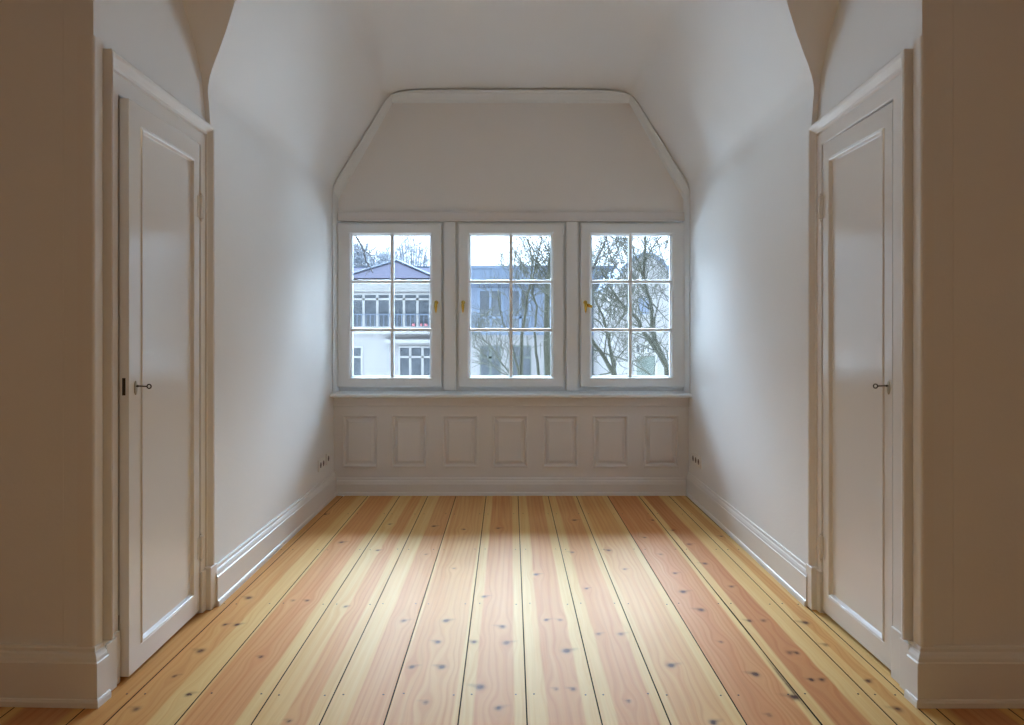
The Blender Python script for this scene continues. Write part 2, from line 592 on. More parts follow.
# partition with the cupboard door: local frame u = depth, v = towards the passage
def frame(side):
    if side > 0:
        o, d = Vector((1.341, 2.225, 0)), Vector((0, 1, 0))
    else:
        o = Vector((-1.359, 2.225, 0)); d = (Vector((-1.333, 3.0, 0)) - o).normalized()
    n = Vector((-1, 0, 0)) if side > 0 else Vector((d.y, -d.x, 0))
    m = Matrix(((n.x, d.x, 0, o.x), (n.y, d.y, 0, o.y), (0, 0, 1, 0), (0, 0, 0, 1)))
    return m @ Matrix.Translation((0, -2.225, 0))       # local: x = v, y = u (true depth), z


XF = {s: frame(s) for s in (-1, 1)}
DU0, DU1, DZ = 2.385, 2.930, 2.022                       # door opening
NEAR = {'left': 2.350, 'right': 2.385}                 # near edge of each door opening
for side, nm in ((-1, 'left'), (1, 'right')):
    DU0 = NEAR[nm]
    w = MB()
    w.box(-0.10, 0, 2.225, DU0, 0, 3.2)
    w.box(-0.10, 0, DU1, 3.0, 0, 3.2)
    w.box(-0.10, 0, DU0, DU1, DZ, 3.2)
    w.box(-0.75, -0.101, 2.90, 3.0, 0, 2.4)              # inside of the cupboard
    w.box(-0.75, -0.70, 2.33, 2.90, 0, 2.4)
    w.box(-0.70, -0.101, 2.33, 2.90, 2.3, 2.4)
    w.box(-1.85, -0.101, 2.225, 2.325, 0, 3.2)
    struct('wall_front_' + nm, w, M['wall'], 'cream painted partition wall around the cupboard door on the %s' % nm, 'wall', xf=XF[side])

rear = MB()
rear.box(-3.25, -3.15, -3.2, 2.3, 0, 3.2); rear.box(3.15, 3.25, -3.2, 2.3, 0, 3.2); rear.box(-3.2, 3.2, -3.3, -3.2, 0, 3.2)
struct('wall_rear', rear, M['wall'], 'plain walls of the room behind the viewpoint', 'wall')


# baseboards --------------------------------------------------------
def skirting(path, T, h=0.172, nsign=1, mb=None, endcaps=True):
    """path in plan; profile stands off to the left (nsign=1) or right of the direction"""
    prof = [(0, h), (T * .34, h), (T * .42, h - .004), (T * .44, h - .014), (T * .62, h - .019), (T * .80, h - .030), (T * .86, h - .040),
            (T, h - .043), (T, .026), (T + .004, .024), (T + .007, .016), (T + .007, 0), (0, 0)]
    P = [Vector((p[0], p[1])) for p in path]
    mit = []
    for i, p in enumerate(P):
        ds = []
        if i > 0: ds.append((P[i] - P[i - 1]).normalized())
        if i < len(P) - 1: ds.append((P[i + 1] - P[i]).normalized())
        ns = [Vector((-d.y, d.x)) * nsign for d in ds]
        if len(ns) == 1: mit.append(ns[0])
        else:
            b = (ns[0] + ns[1]).normalized()
            mit.append(b / b.dot(ns[0]))
    rows = [[(P[i].x + mit[i].x * t, P[i].y + mit[i].y * t, z) for t, z in prof] for i in range(len(P))]
    mb = mb or MB()
    mb.loft(rows, closed_row=True, caps=endcaps)
    return mb


struct('baseboard_left', skirting([(wx(-1, 3.005), 3.005), (wx(-1, YB), YB)], 0.026, nsign=-1), M['trim'],
       'tall moulded white baseboard along the left wall of the bay', 'baseboard')
struct('baseboard_right', skirting([(wx(1, 3.005), 3.005), (wx(1, YB), YB)], 0.018, nsign=1), M['trim'],
       'tall moulded white baseboard along the right wall of the bay', 'baseboard')
struct('baseboard_back', skirting([(-1.30, YB), (1.31, YB)], 0.028, h=0.128, nsign=-1), M['panel'],
       'low white baseboard under the panelling below the windows', 'baseboard')
for side, nm in ((-1, 'left'), (1, 'right')):
    c = XF[side] @ Vector((0, 2.225, 0)); e = XF[side] @ Vector((0, 2.252, 0)); f = XF[side] @ Vector((-1.8, 2.225, 0))
    struct('baseboard_front_' + nm, skirting([(f.x, f.y), (c.x, c.y), (e.x, e.y)], 0.036, h=0.182, nsign=-1 if side < 0 else 1), M['trim'],
           'moulded baseboard wrapping the near corner of the %s partition' % nm, 'baseboard')


# corner boards, door casings and doors -------------------------------------
def casing(xf, nm):
    DU0 = NEAR[nm]
    t = empty('trim_door_' + nm, (0, 0, 0), 'moulded white casing around the narrow cupboard door on the %s' % nm, 'door casing', kind='structure')
    I = [(DU0, .178), (DU0, 2.019), (DU1, 2.010), (DU1, .178)]
    O = [(2.272, .178), (2.272, 2.146), (3.003, 2.106), (3.003, .178)]
    prof = [(0, -.05), (0, .004), (.03, .007), (.50, .007), (.52, .003), (.56, .003), (.60, .012), (.68, .014), (.74, .020), (.84, .031),
            (.94, .034), (1.0, .031), (1.0, 0.0)]
    rows = []
    for (iu, iz), (ou, oz) in zip(I, O):
        rows.append([(v, iu + (ou - iu) * k, iz + (oz - iz) * k) for k, v in prof])
    MB().loft(rows).build('moulding', M['trim'], t, xf=xf)
    b = MB().box(0, .014, 2.256, DU0, 0, .178); b.box(.0, .022, 2.262, 2.318, 0, .168)
    b.build('plinth_block', M['trim'], t, xf=xf, bevel=.003)
    b = MB().box(-.03, .014, DU1, 2.975, 0, .178); b.box(0, .036, 2.962, 3.022, 0, .186)
    b.build('plinth_block', M['trim'], t, xf=xf, bevel=.004)
    return t


def corner_board(xf, nm, wfront):
    m = MB()
    # L-shaped cover board on the outer corner, with a rounded nose
    out = [(-wfront, 2.225), (-wfront, 2.213)]
    for k in range(7):
        a = R(90 * k / 6)
        out.append((0.001 + 0.009 * math.sin(a) - 0.0, 2.222 - 0.009 * math.cos(a)))
    out += [(0.010, 2.258), (0, 2.258), (0, 2.225)]
    m.loft([[(v, u, z) for v, u in out] for z in (.176, 2.165)], closed_row=True, caps=True)
    struct('trim_corner_' + nm, m, M['trim'], 'upright cover board on the outer corner beside the %s door' % nm, 'trim', xf=xf)


def door(xf, nm, angle):
    """one-panel cupboard leaf hinged on the far side"""
    DU0 = NEAR[nm]
    lab = {'left': 'narrow one-panel white cupboard door standing slightly ajar, on the left',
           'right': 'narrow one-panel white cupboard door, closed, on the right'}[nm]
    root = empty('door_1' if nm == 'left' else 'door_2', xf @ Vector((0, DU1, 0)), lab, 'door', kind='structure')
    # leaf built about the hinge line
    rot = Matrix.Rotation(angle, 4, 'Z')
    loc = Matrix.Translation((0.0, DU1 - .004, 0)) @ (rot if nm == 'left' else Matrix.Identity(4)) @ Matrix.Translation((0, -(DU1 - .004), 0))
    X = xf @ loc
    inv = Matrix.Translation(-root.location)
    Xr = inv @ X
    u0, u1, z0, z1 = DU0 + .006, DU1 - .005, .014, DZ - .012
    a0, a1, c0, c1 = u0 + (.052 if nm == 'right' else .078), u1 - .050, .092, 1.938
    T, F = -.030, .004                       # back and front plane
    m = MB()
    ring = lambda v, i: [(v, a0 + i, c0 + i), (v, a1 - i, c0 + i), (v, a1 - i, c1 - i), (v, a0 + i, c1 - i)]
    outer = [(F, u0, z0), (F, u1, z0), (F, u1, z1), (F, u0, z1)]
    rings = [outer, ring(F, 0), ring(F - .003, .002), ring(F + .004, .005), ring(F + .003, .012), ring(F - .008, .017), ring(F - .010, .019)]
    for r1, r2 in zip(rings, rings[1:]):
        for k in range(4):
            m.quad(r1[k], r1[(k + 1) % 4], r2[(k + 1) % 4], r2[k])
    m.quad(*rings[-1])
    back = [(T, u0, z0), (T, u1, z0), (T, u1, z1), (T, u0, z1)]
    for k in range(4):
        m.quad(outer[k], outer[(k + 1) % 4], back[(k + 1) % 4], back[k])
    m.quad(*back)
    leaf = m.build('door_leaf', M['gloss'], root, xf=Xr, bevel=.0015)
    for hz in (1.742, .285):
        hb = MB()
        hb.lathe([(.0005, -.062), (.004, -.058), (.0045, -.052), (.0095, -.048), (.0095, -.001), (.0080, 0), (.0095, .001), (.0095, .048),
                  (.0045, .052), (.004, .058), (.0005, .062)], (F + .006, u1 + .003, hz), 'z', 14)
        hb.box(F - .002, F + .0022, u1 - .022, u1, hz - .045, hz + .045)
        hb.build('hinge', M['gloss'], root, xf=inv @ xf if nm == 'right' else Xr, smooth=False)
    # oval escutcheon with keyhole cover
    ku, kz = u0 + (.023 if nm == 'right' else .043), 1.014
    e = MB()
    rows = []
    for (s, v) in ((1.0, 0), (1.0, .0015), (.9, .0028), (.55, .0032), (.0001, .0032)):
        rows.append([(F + v, ku + .0105 * s * math.cos(q), kz - .006 + .025 * s * math.sin(q)) for q in [2 * math.pi * k / 24 for k in range(24)]])
    e.loft(rows, closed_row=True)
    e.build('escutcheon', M['nickel'], root, xf=Xr, smooth=True)
    if nm == 'left':
        s = MB().box(T + .011, T + .022, u0 - .0012, u0 + .001, .985, 1.045)
        s.build('lock_slot', M['iron'], root, xf=Xr)
    # key in the lock: shaft and round bow
    k = MB()
    k.tube([(F - .01, ku, kz), (F + .014, ku, kz), (F + .040, ku, kz - .001)], [.0026, .0026, .0024], 10)
    k.lathe([(.0026, F + .006), (.0042, F + .007), (.0042, F + .009), (.0026, F + .010)], (0, ku, kz), 'x', 12)
    k.torus((F + .047, ku, kz - .001), .0072, .0022, 'y')
    kxf = X
    ko = k.build('key', M['iron'], None, xf=kxf, smooth=True)
    tag(ko, 'small dark iron key with a round bow in the lock of the %s cupboard door' % nm, 'key', 'cupboard keys')


for side, nm in ((-1, 'left'), (1, 'right')):
    casing(XF[side], nm)
    corner_board(XF[side], nm, .045 if side < 0 else .030)
    door(XF[side], nm, R(3.5) if side < 0 else 0)

# ------------------------------------------------------------------ window wall
wb = MB()
ZS0, ZS1 = .800, 2.046                                    # window frame bottom and top
wb.box(-1.33, 1.34, YB + .03, 5.45, 0, ZS0 - .035)          # below the windows
wb.box(-1.33, 1.34, 5.17, 5.45, ZS1 + .012, 3.10)           # over the windows
struct('wall_back', wb, M['wall'], 'painted end wall of the bay around the three windows', 'wall')

# gable panel recessed within the moulding
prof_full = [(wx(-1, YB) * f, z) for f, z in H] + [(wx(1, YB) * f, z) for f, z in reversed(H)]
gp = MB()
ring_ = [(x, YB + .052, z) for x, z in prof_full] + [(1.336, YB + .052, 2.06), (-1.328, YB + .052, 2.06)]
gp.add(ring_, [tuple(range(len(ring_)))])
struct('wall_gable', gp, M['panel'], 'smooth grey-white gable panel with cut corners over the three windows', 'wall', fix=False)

# moulding that frames the recess, running down both sides to the sill
mp = [(0.0, .06), (0.0, .004), (.06, -.004), (.10, -.034), (.20, -.046), (.32, -.044), (.40, -.026), (.46, -.024), (.62, -.006), (.80, .026), (.88, .030), (.93, .040), (1.0, .042), (1.0, .06)]


def arch_half(side):
    """outer and inner outline from the sill up to the crown, matched point by point"""
    Wd = abs(wx(side, YB))
    outer = [(Wd, .768)] + [(Wd * f, z) for f, z in H[1:]]
    A, B, C, E = (Wd - .027, .768), (Wd - .027, 2.225), (Wd * .672, 2.952), (0.0, 2.952)
    segs = [[], [], []]
    for i, (x, z) in enumerate(outer):
        k = 0 if z <= 2.30 else (1 if x > .665 * Wd else 2)
        segs[k].append((x, z))
    inner = []
    for k, (P, Q) in enumerate(((A, B), (B, C), (C, E))):
        pts = segs[k]
        ref = ([segs[k - 1][-1]] if k else []) + pts
        L = [0.0]
        for p, q_ in zip(ref, ref[1:]): L.append(L[-1] + math.dist(p, q_))
        for l in (L[1:] if k else L):
            t_ = l / L[-1]
            inner.append((P[0] + (Q[0] - P[0]) * t_, P[1] + (Q[1] - P[1]) * t_))
    return [(side * x, z) for x, z in outer], [(side * x, z) for x, z in inner]


oL, iL = arch_half(-1); oR, iR = arch_half(1)
outer_, inner_ = oL + oR[::-1][1:], iL + iR[::-1][1:]
rows = []
for (x0, z0), (x1, z1) in zip(outer_, inner_):
    rows.append([(x0 + (x1 - x0) * k, YB + d, z0 + (z1 - z0) * k) for k, d in mp])
struct('trim_arch', MB().loft(rows), M['sash'], 'moulded frame following the angled outline of the window recess', 'moulding')

hb = MB()
hb.box(-1.30, 1.308, YB + .018, YB + .05, 2.066, 2.124)
hb.box(-1.30, 1.308, YB + .008, YB + .05, 2.054, 2.067)
struct('trim_head', hb, M['panel'], 'flat white head board right over the three windows', 'trim', bevel=.003)

sill = MB()
sy = [(5.030, .735), (5.024, .741), (5.024, .756), (5.031, .763), (5.175, .772), (5.175, .735)]
sill.loft([[(x, y, z) for y, z in sy] for x in (wx(-1, 5.1) + .001, wx(1, 5.1) - .001)], closed_row=True, caps=True)
struct('trim_sill', sill, M['sash'], 'long white window sill board under all three windows', 'window sill')

# panelling below the sill
pn = MB()
centres = [(360.1 - VX), (409.3 - VX), (460.3 - VX), (510.0 - VX), (560.5 - VX), (610.3 - VX), (661.2 - VX)]
s_ = FPX / YB
pw, pz0, pz1 = .134, .205, .598
xs = [c / s_ for c in centres]
yF = YB
edges = [-1.327] + [e for x in xs for e in (x - pw, x + pw)] + [1.335]
for i in range(0, len(edges), 2):
    pn.quad((edges[i], yF, pz0), (edges[i + 1], yF, pz0), (edges[i + 1], yF, pz1), (edges[i], yF, pz1))
pn.quad((-1.327, yF, 0), (1.335, yF, 0), (1.335, yF, pz0), (-1.327, yF, pz0))
pn.quad((-1.327, yF, pz1), (1.335, yF, pz1), (1.335, yF, .74), (-1.327, yF, .74))
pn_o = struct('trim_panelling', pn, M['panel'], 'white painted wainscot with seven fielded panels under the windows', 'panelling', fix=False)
pan = None
for x in xs:
    m = MB()
    def rg(i, y): return [(-pw + i, y, pz0 + i), (pw - i, y, pz0 + i), (pw - i, y, pz1 - i), (-pw + i, y, pz1 - i)]
    rr = [rg(0, 0), rg(0, -.008), rg(.006, -.010), rg(.014, -.007), rg(.018, .004), rg(.022, .010), rg(.030, .010), rg(.048, -.001), rg(.050, -.003)]
    for r1, r2 in zip(rr, rr[1:]):
        for k in range(4): m.quad(r1[k], r1[(k + 1) % 4], r2[(k + 1) % 4], r2[k])
    m.quad(*rr[-1])
    if pan is None: pan = q = m.build('fielded_panel', M['panel'], pn_o, fix=True)
    else:
        q = pan.copy(); COL.objects.link(q); q.parent = pn_o
    q.location = (x, yF, 0)
m = MB().box(-1.326, 1.334, YB - .012, YB, .672, .735); m.box(-1.326, 1.334, YB - .018, YB, .662, .674)
m.build('top_rail', M['panel'], pn_o, bevel=.003)


# windows: fixed frame posts and three casements --------------------------------
FRY = 5.150
fr = MB()
fr.box(-1.318, 1.326, FRY + .038, FRY + .07, ZS0 - .032, ZS0 + .004)           # bottom rail
fr.box(-1.318, 1.326, FRY + .038, FRY + .07, ZS1 - .008, ZS1 + .018)           # head
fr.box(-1.328, -1.302, FRY + .038, FRY + .07, ZS0 - .03, ZS1)
fr.box(1.310, 1.336, FRY + .038, FRY + .07, ZS0 - .03, ZS1)
for c in (-.4575, .4645):
    fr.box(c - .066, c + .066, FRY + .038, FRY + .07, ZS0, ZS1)
    fr.box(c - .043, c + .043, FRY - .004, FRY + .06, ZS0 - .02, ZS1 + .006)
struct('trim_window_frame', fr, M['sash'], 'fixed white frame with two posts that holds the three casements', 'window frame', bevel=.002)

WIN = [(1, -1.301, -.5225, -1.2100, -.5985, 391.7, 'left', 'right'),
       (2, -.3915, .3985, -.3130, .3180, 511.0, 'middle', 'left'),
       (3, .5300, 1.3110, .6060, 1.2200, 630.8, 'right', 'left')]
for n, x0, x1, g0, g1, mpx, nm, hs in WIN:
    root = empty('window_%d' % n, ((x0 + x1) / 2, FRY, ZS0), {'left': 'left casement window with six panes, overlooking the white villa roof',
                 'middle': 'middle casement window with six panes, between the two posts',
                 'right': 'right casement window with six panes, its view full of bare branches'}[nm], 'window', kind='structure')
    T = Matrix.Translation(-root.location)
    Zb, Zt = .804, 2.040
    gz0, gz1 = .876, 1.962
    m = MB()
    def rg(x0_, x1_, z0_, z1_, y): return [(x0_, y, z0_), (x1_, y, z0_), (x1_, y, z1_), (x0_, y, z1_)]
    e = .010
    rr = [rg(x0, x1, Zb, Zt, FRY + .055), rg(x0, x1, Zb, Zt, FRY + .003), rg(x0 + .004, x1 - .004, Zb + .004, Zt - .004, FRY),
          rg(g0 - e, g1 + e, gz0 - e, gz1 + e, FRY), rg(g0, g1, gz0, gz1, FRY + .006), rg(g0 + .004, g1 - .004, gz0 + .004, gz1 - .004, FRY + .022),
          rg(g0 + .012, g1 - .012, gz0 + .012, gz1 - .012, FRY + .030), rg(g0 + .012, g1 - .012, gz0 + .012, gz1 - .012, FRY + .05), rg(g0, g1, gz0, gz1, FRY + .055),
          rg(x0, x1, Zb, Zt, FRY + .055)]
    for r1, r2 in zip(rr, rr[1:]):
        for k in range(4): m.quad(r1[k], r1[(k + 1) % 4], r2[(k + 1) % 4], r2[k])
    m.build('sash', M['sash'], root, xf=T)
    mx = (mpx - VX) * FRY / FPX
    zc = [1.602, 1.236]
    def mun(a, b, c, d, vertical):
        q = MB(); w = .0125
        if vertical:
            pr = [(-w, .022), (-.86 * w, .016), (.86 * w, .016), (w, .022), (w, .046), (-w, .046)]
            q.loft([[(mx + p, FRY + y, z) for p, y in pr] for z in (a, b)], closed_row=True, caps=True)
        else:
            pr = [(-w, .023), (-.86 * w, .017), (.86 * w, .017), (w, .023), (w, .046), (-w, .046)]
            q.loft([[(x, FRY + y, c + p) for p, y in pr] for x in (a, b)], closed_row=True, caps=True)
        return q.build('glazing_bar', M['sash'], root, xf=T)
    mun(gz0, gz1, 0, 0, True)
    for z in zc: mun(g0, g1, z, 0, False)
    xe = [g0 + .004, mx, g1 - .004]; ze = [gz0 + .004, zc[1], zc[0], gz1 - .004]
    for i in range(2):
        for j in range(3):
            MB().box(xe[i], xe[i + 1], FRY + .036, FRY + .040, ze[j], ze[j + 1]).build('pane', M['glass'], root, xf=T)
    # brass handle
    hxp = {1: 436.3, 2: 463.2, 3: 585.3}[n]
    hx_ = (hxp - VX) * FRY / FPX
    hz = 1.19 + (336 - 302.5) * FRY / FPX
    h = MB()
    h.lathe([(.0001, -.008), (.013, -.007), (.015, -.003), (.015, 0)], (hx_, FRY, hz), 'y', 20)
    hd = h.build('handle', M['brass'], root, xf=T, smooth=True)
    h = MB()
    h.tube([(hx_, FRY - .006, hz), (hx_, FRY - .026, hz), (hx_, FRY - .034, hz - .006), (hx_, FRY - .036, hz - .022),
            (hx_, FRY - .034, hz - .045), (hx_, FRY - .030, hz - .070), (hx_, FRY - .028, hz - .082)],
           [.007, .007, .0105, .0125, .010, .006, .002], 12)
    h.build('lever', M['brass'], hd, xf=T, smooth=True)
    if n == 3:
        h = MB()
        h.tube([(hx_ + .012, FRY - .004, hz - .018), (hx_ + .020, FRY - .020, hz - .022), (hx_ + .050, FRY - .024, hz - .034)], [.012, .0135, .010], 12)
        h.build('lock_knob', M['brass'], hd, xf=T, smooth=True)
    hx2 = x0 - .003 if hs == 'right' else x1 + .003
    for hz2 in (Zt - .045, Zb + .045):
        h = MB()
        h.lathe([(.0005, -.042), (.005, -.040), (.006, -.036), (.006, .036), (.005, .040), (.0005, .042)], (hx2, FRY - .003, hz2), 'z', 12)
        h.build('hinge', M['nickel'] if False else M['sash'], root, xf=T)


# ------------------------------------------------------------------ wall sockets
def socket_plate(side, ya, n, z, name, label):
    xw = wx(side, ya + .04 * n) - side * .001
    root = empty(name, (xw, ya, z), label, 'wall socket')
    d = -side
    w = .071
    m = MB()
    L_ = w * n + .010
    rr = []
    for (i, v) in ((0, 0), (0, .006), (.003, .010)):
        rr.append([(d * v, i, -.0405 + i), (d * v, L_ - i, -.0405 + i), (d * v, L_ - i, .0405 - i), (d * v, i, .0405 - i)])
    m.loft(rr, closed_row=True, caps=True)
    m.build('plate', M['plastic'], root)
    for k in range(n):
        c = .005 + w * (k + .5)
        q = MB()
        q.lathe([(.026, d * .0102), (.0255, d * .012), (.022, d * .012), (.0205, d * .0104), (.0001, d * .0104)], (0, c, 0), 'x', 28)
        f = q.build('insert', M['plastic'], root, smooth=False)
        q = MB().lathe([(.0205, d * .0104), (.0200, d * .0108), (.0001, d * .0108)], (0, c, 0), 'x', 24)
        q.build('recess', M['socket'], f)
        for s in (-1, 1):
            q = MB().lathe([(.003, d * .0108), (.003, d * .0114), (.0001, d * .0114)], (0, c + s * .0095, 0), 'x', 10)
            q.build('pin_hole', M['dark'], f)
    return root


socket_plate(-1, 4.69, 2, .295, 'double_socket', 'white double socket on the left wall near the panelling, the nearer of two')
socket_plate(-1, 4.895, 1, .305, 'wall_socket', 'white single socket on the left wall close to the corner')
socket_plate(1, 4.765, 3, .304, 'triple_socket', 'white triple socket plate low on the right wall near the corner')

# ------------------------------------------------------------------ outside
#EXTERIOR
GZ = -6.6
M['villa'] = paint('white_render_facade', (0.165, 0.154, 0.152), 0.9, 0.2)
M['villa_trim'] = paint('white_cornice_paint', (0.195, 0.185, 0.178), 0.8, 0.2)
M['tile'] = paint('grey_violet_roof_tiles', (0.036, 0.035, 0.046), 1.0, 0.0, mottling=0.12)
M['metal_light'] = paint('pale_blue_standing_seam', (0.085, 0.104, 0.140), 0.8, 0.2, mottling=0.06)
M['metal_blue'] = paint('blue_grey_cladding', (0.082, 0.094, 0.124), 0.8, 0.2, mottling=0.1)
M['far_glass'] = paint('dark_window_glass', (0.050, 0.054, 0.061), 0.15, 0.5, mottling=0.5)
M['stone'] = paint('grey_ivy_trellis', (0.075, 0.085, 0.075), 0.9, 0.1, mottling=0.5)
M['bounce_ground'] = paint('pale_bounce_ground', (0.72, 0.72, 0.70), 0.95, 0.1, mottling=0.3)  # unseen ground, made pale so it bounces daylight up to the ceiling
M['bark'] = paint('green_grey_bark', (0.044, 0.043, 0.032), 0.9, 0.1, mottling=0.4)
M['bark_dark'] = paint('brown_grey_bark', (0.045, 0.042, 0.042), 0.9, 0.1, mottling=0.3)
M['bark_far'] = paint('haze_tinted_bark', (0.11, 0.12, 0.14), 0.9, 0.1, mottling=0.2)  # blue-grey tint stands in for distance haze on the far trees
M['red'] = paint('faded_red_cloth', (0.25, 0.09, 0.10), 0.8, 0.2)

struct('ground', MB().box(-60, 60, 5.5, 120, GZ - .3, GZ), M['bounce_ground'], 'unseen ground far below the windows, made pale to bounce daylight indoors', 'ground')


def px2(D):
    s = FPX / D
    return lambda px, py: ((px - VX) / s, EYE + (VY - py) / s)


def far_window(root, D, box, nx, nz, q, bars=None, frame_w=.10, zsplit=None, name='window'):
    """white frame with bars standing 4 cm off the wall and dark glass behind; box in picture pixels"""
    f = q
    xa, za = f(box[0], box[1]); xb, zb = f(box[2], box[3])
    m = MB()
    y = D - .05
    w = frame_w
    m.box(xa - w, xb + w, y, D + .02, za, za + w); m.box(xa - w, xb + w, y, D + .02, zb - w, zb)
    m.box(xa - w, xa, y, D + .02, zb, za); m.box(xb, xb + w, y, D + .02, zb, za)
    b = bars or [(xa + (xb - xa) * k / nx) for k in range(1, nx)]
    for x in b: m.box(x - .07, x + .07, y, D + .02, zb, za)
    for k in (zsplit if zsplit is not None else [zb + (za - zb) * j / nz for j in range(1, nz)]):
        m.box(xa, xb, y, D + .02, k - .06, k + .06)
    o = m.build(name, M['villa_trim'], root)
    MB().box(xa, xb, D - .025, D + .015, zb, za).build('pane', M['far_glass'], o)
    return o


# white villa on the left ------------------------------------------------
D = 40.0
q = px2(D)
villa = empty('villa_building', (-8, D, GZ), 'white villa with grey hipped roof and long glazed loggia, seen through the left window', 'building', kind=None)
RT = Matrix.Translation(-villa.location)
class VM(MB):
    def build(self, name, mat, parent=None, **k):
        if parent is villa: k['xf'] = RT
        return super().build(name, mat, parent, **k)
xl, ze = q(290, 283); xr, _ = q(442, 283)
m = VM(); m.box(xl, xr, D, D + 10, GZ, ze); m.build('wall', M['villa'], villa)
m = VM()
zA = q(0, 290.5)[1]; zB = q(0, 283)[1]; zC = q(0, 281)[1]
m.box(xl - .3, xr + .2, D - .35, D, zA + .12, zB)
m.box(xl - .5, xr + .3, D - .55, D, zB, zC)
m.box(xl - .2, xr + .1, D - .22, D, zA - .05, zA + .12)
z1_, z2_ = q(0, 334)[1], q(0, 331)[1]
m.box(xl, xr, D - .2, D, z1_, z2_)
m.build('cornice', M['villa_trim'], villa)
# bay on the right with its own canopy
bx0, bz1 = q(385.5, 339.5); _, bz0 = q(0, 342.8)
m = VM(); m.box(bx0, xr + .1, D - .45, D, bz0, bz1); m.build('canopy', M['villa_trim'], villa)
# roof: long roof with pavilion hip in front
m = VM()
zr = q(0, 266.8)[1]
y0r, yr = D - .55, D + 5
m.add([(xl - .5, y0r, zC), (xr + .3, y0r, zC), (xr + .3, yr, zr + .45), (xl - .5, yr, zr + .45), (xr + .3, D + 10.5, zC), (xl - .5, D + 10.5, zC)],
      [(0, 1, 2, 3), (3, 2, 4, 5), (0, 3, 5), (1, 4, 2)])
m.build('roof', M['tile'], villa)
m = VM()
ax, az = q(390.8, 261.8)
lx, lz = q(344, 279.5); rx, rz = q(438, 279.5)
m.add([(lx, D - .9, lz), (rx, D - .9, rz), (rx, D + 7, rz), (lx, D + 7, lz), (ax, D + 2.0, az + .25)], [(0, 1, 4), (1, 2, 4), (2, 3, 4), (3, 0, 4)])
m.build('roof_hip', M['tile'], villa)
m = VM()
m.tube([(lx, D - .93, lz + .05), (ax, D + 1.95, az + .32)], .06, 6); m.tube([(rx, D - .93, rz + .05), (ax, D + 1.95, az + .32)], .06, 6)
lx2, lz2 = q(362, 279.0); rx2, _ = q(419, 279.0)
m.build('hip_tiles', M['metal_blue'], villa)
m = VM(); m.box(xl - .5, xr + .3, yr - .1, yr + .1, zr + .36, zr + .54); m.build('ridge', M['metal_light'], villa)


def vwin(box, nx, bars=None, zs=None, name='window', parent=villa, D_=40.0):
    qq = px2(D_)
    bars_x = [qq(b, 0)[0] for b in bars] if bars else None
    zsx = [qq(0, z)[1] for z in zs] if zs else []
    o = far_window(parent, D_, box, nx, 1, qq, bars=bars_x, zsplit=zsx, name=name)
    for c in [o] + list(o.children):
        c.data.transform(Matrix.Translation(-parent.location))
    return o


vwin((352.8, 295, 389.0, 326.4), 3, bars=[363.7, 377.4], zs=[299.2])
vwin((393.9, 295, 429, 326.4), 3, bars=[404, 417.5], zs=[299.2])
vwin((310, 295, 345, 326.4), 3, bars=[322, 334], zs=[299.2])
vwin((353.8, 347.8, 361, 375.7), 1, zs=[357])
vwin((400.2, 347.8, 430, 375.7), 3, bars=[410.3, 422.6], zs=[357])
vwin((318, 347.8, 330, 375.7), 2, zs=[357])
m = VM()
xa, za = q(352.8, 314); xb, zb = q(429, 326.4)
m.box(xa, xb, D - .16, D - .12, za - .05, za)
k = xa
while k < xb:
    m.box(k, k + .035, D - .15, D - .13, zb, za); k += .26
m.build('railing', M['metal_light'], villa)
for a, b in ((412.4, 415.8), (420.5, 423.0), (424.5, 428.2)):
    x0_, z0_ = q(a, 326.2); x1_, z1_ = q(b, 323.6)
    c = MB(); c.lathe([(.0001, 0), (.9, .05), (1, .3), (.95, .75), (.6, 1), (.0001, 1.02)], (0, 0, 0), 'z', 12)
    sc_ = Matrix.Translation(((x0_ + x1_) / 2, D - .24, z0_)) @ Matrix.Diagonal(((x1_ - x0_) / 2, .06, z1_ - z0_, 1))
    o = c.build('flower_box', M['red'], villa, xf=RT @ sc_, smooth=True)

# blue-grey clad building in the middle -------------------------------------
D2 = 38.0
q2 = px2(D2)
blk = empty('clad_building', (1, D2, GZ), 'flat-roofed building clad in blue-grey metal over a white lower storey, seen through the middle window', 'building')
RB = Matrix.Translation(-blk.location)
x0_, zt = q2(446.5, 266.5); x1_, zm = q2(612, 281.5); _, zw = q2(0, 333.5)
MB().box(x0_, x1_, D2, D2 + 12, GZ, zw).build('lower_wall', M['villa'], blk, xf=RB)
MB().box(x0_, x1_, D2 + .02, D2 + 12, zw, zm).build('upper_wall', M['metal_blue'], blk, xf=RB)
m = MB(); m.box(x0_ - .15, x1_ + .15, D2 - .25, D2 + 12, zm, zt)
k = x0_
while k < x1_:
    m.box(k, k + .05, D2 - .29, D2 - .25, zm, zt - .1); k += .48
m.box(x0_ - .2, x1_ + .2, D2 - .32, D2 - .2, zt - .12, zt + .02)
m.build('roof_band', M['metal_light'], blk, xf=RB)
m = MB(); m.box(x0_, x1_, D2 - .18, D2 + .02, zw - .08, zw + .14); m.box(x0_, x1_, D2 - .08, D2 + .02, zm - .42, zm - .36)
m.build('string_course', M['metal_light'], blk, xf=RB)
for a, b in ((480, 501), (512, 528.5), (560, 577), (591, 604)):
    far_window(blk, D2, (a, 291, b, 328), 2, 1, q2, frame_w=.16, zsplit=[q2(0, 317.5)[1]])
    for c in blk.children:
        if c.name.startswith('window') and not c.get('done'):
            c['done'] = 1
            c.data.transform(RB); c.children[0].data.transform(RB)
            c.data.materials[0] = M['metal_light']
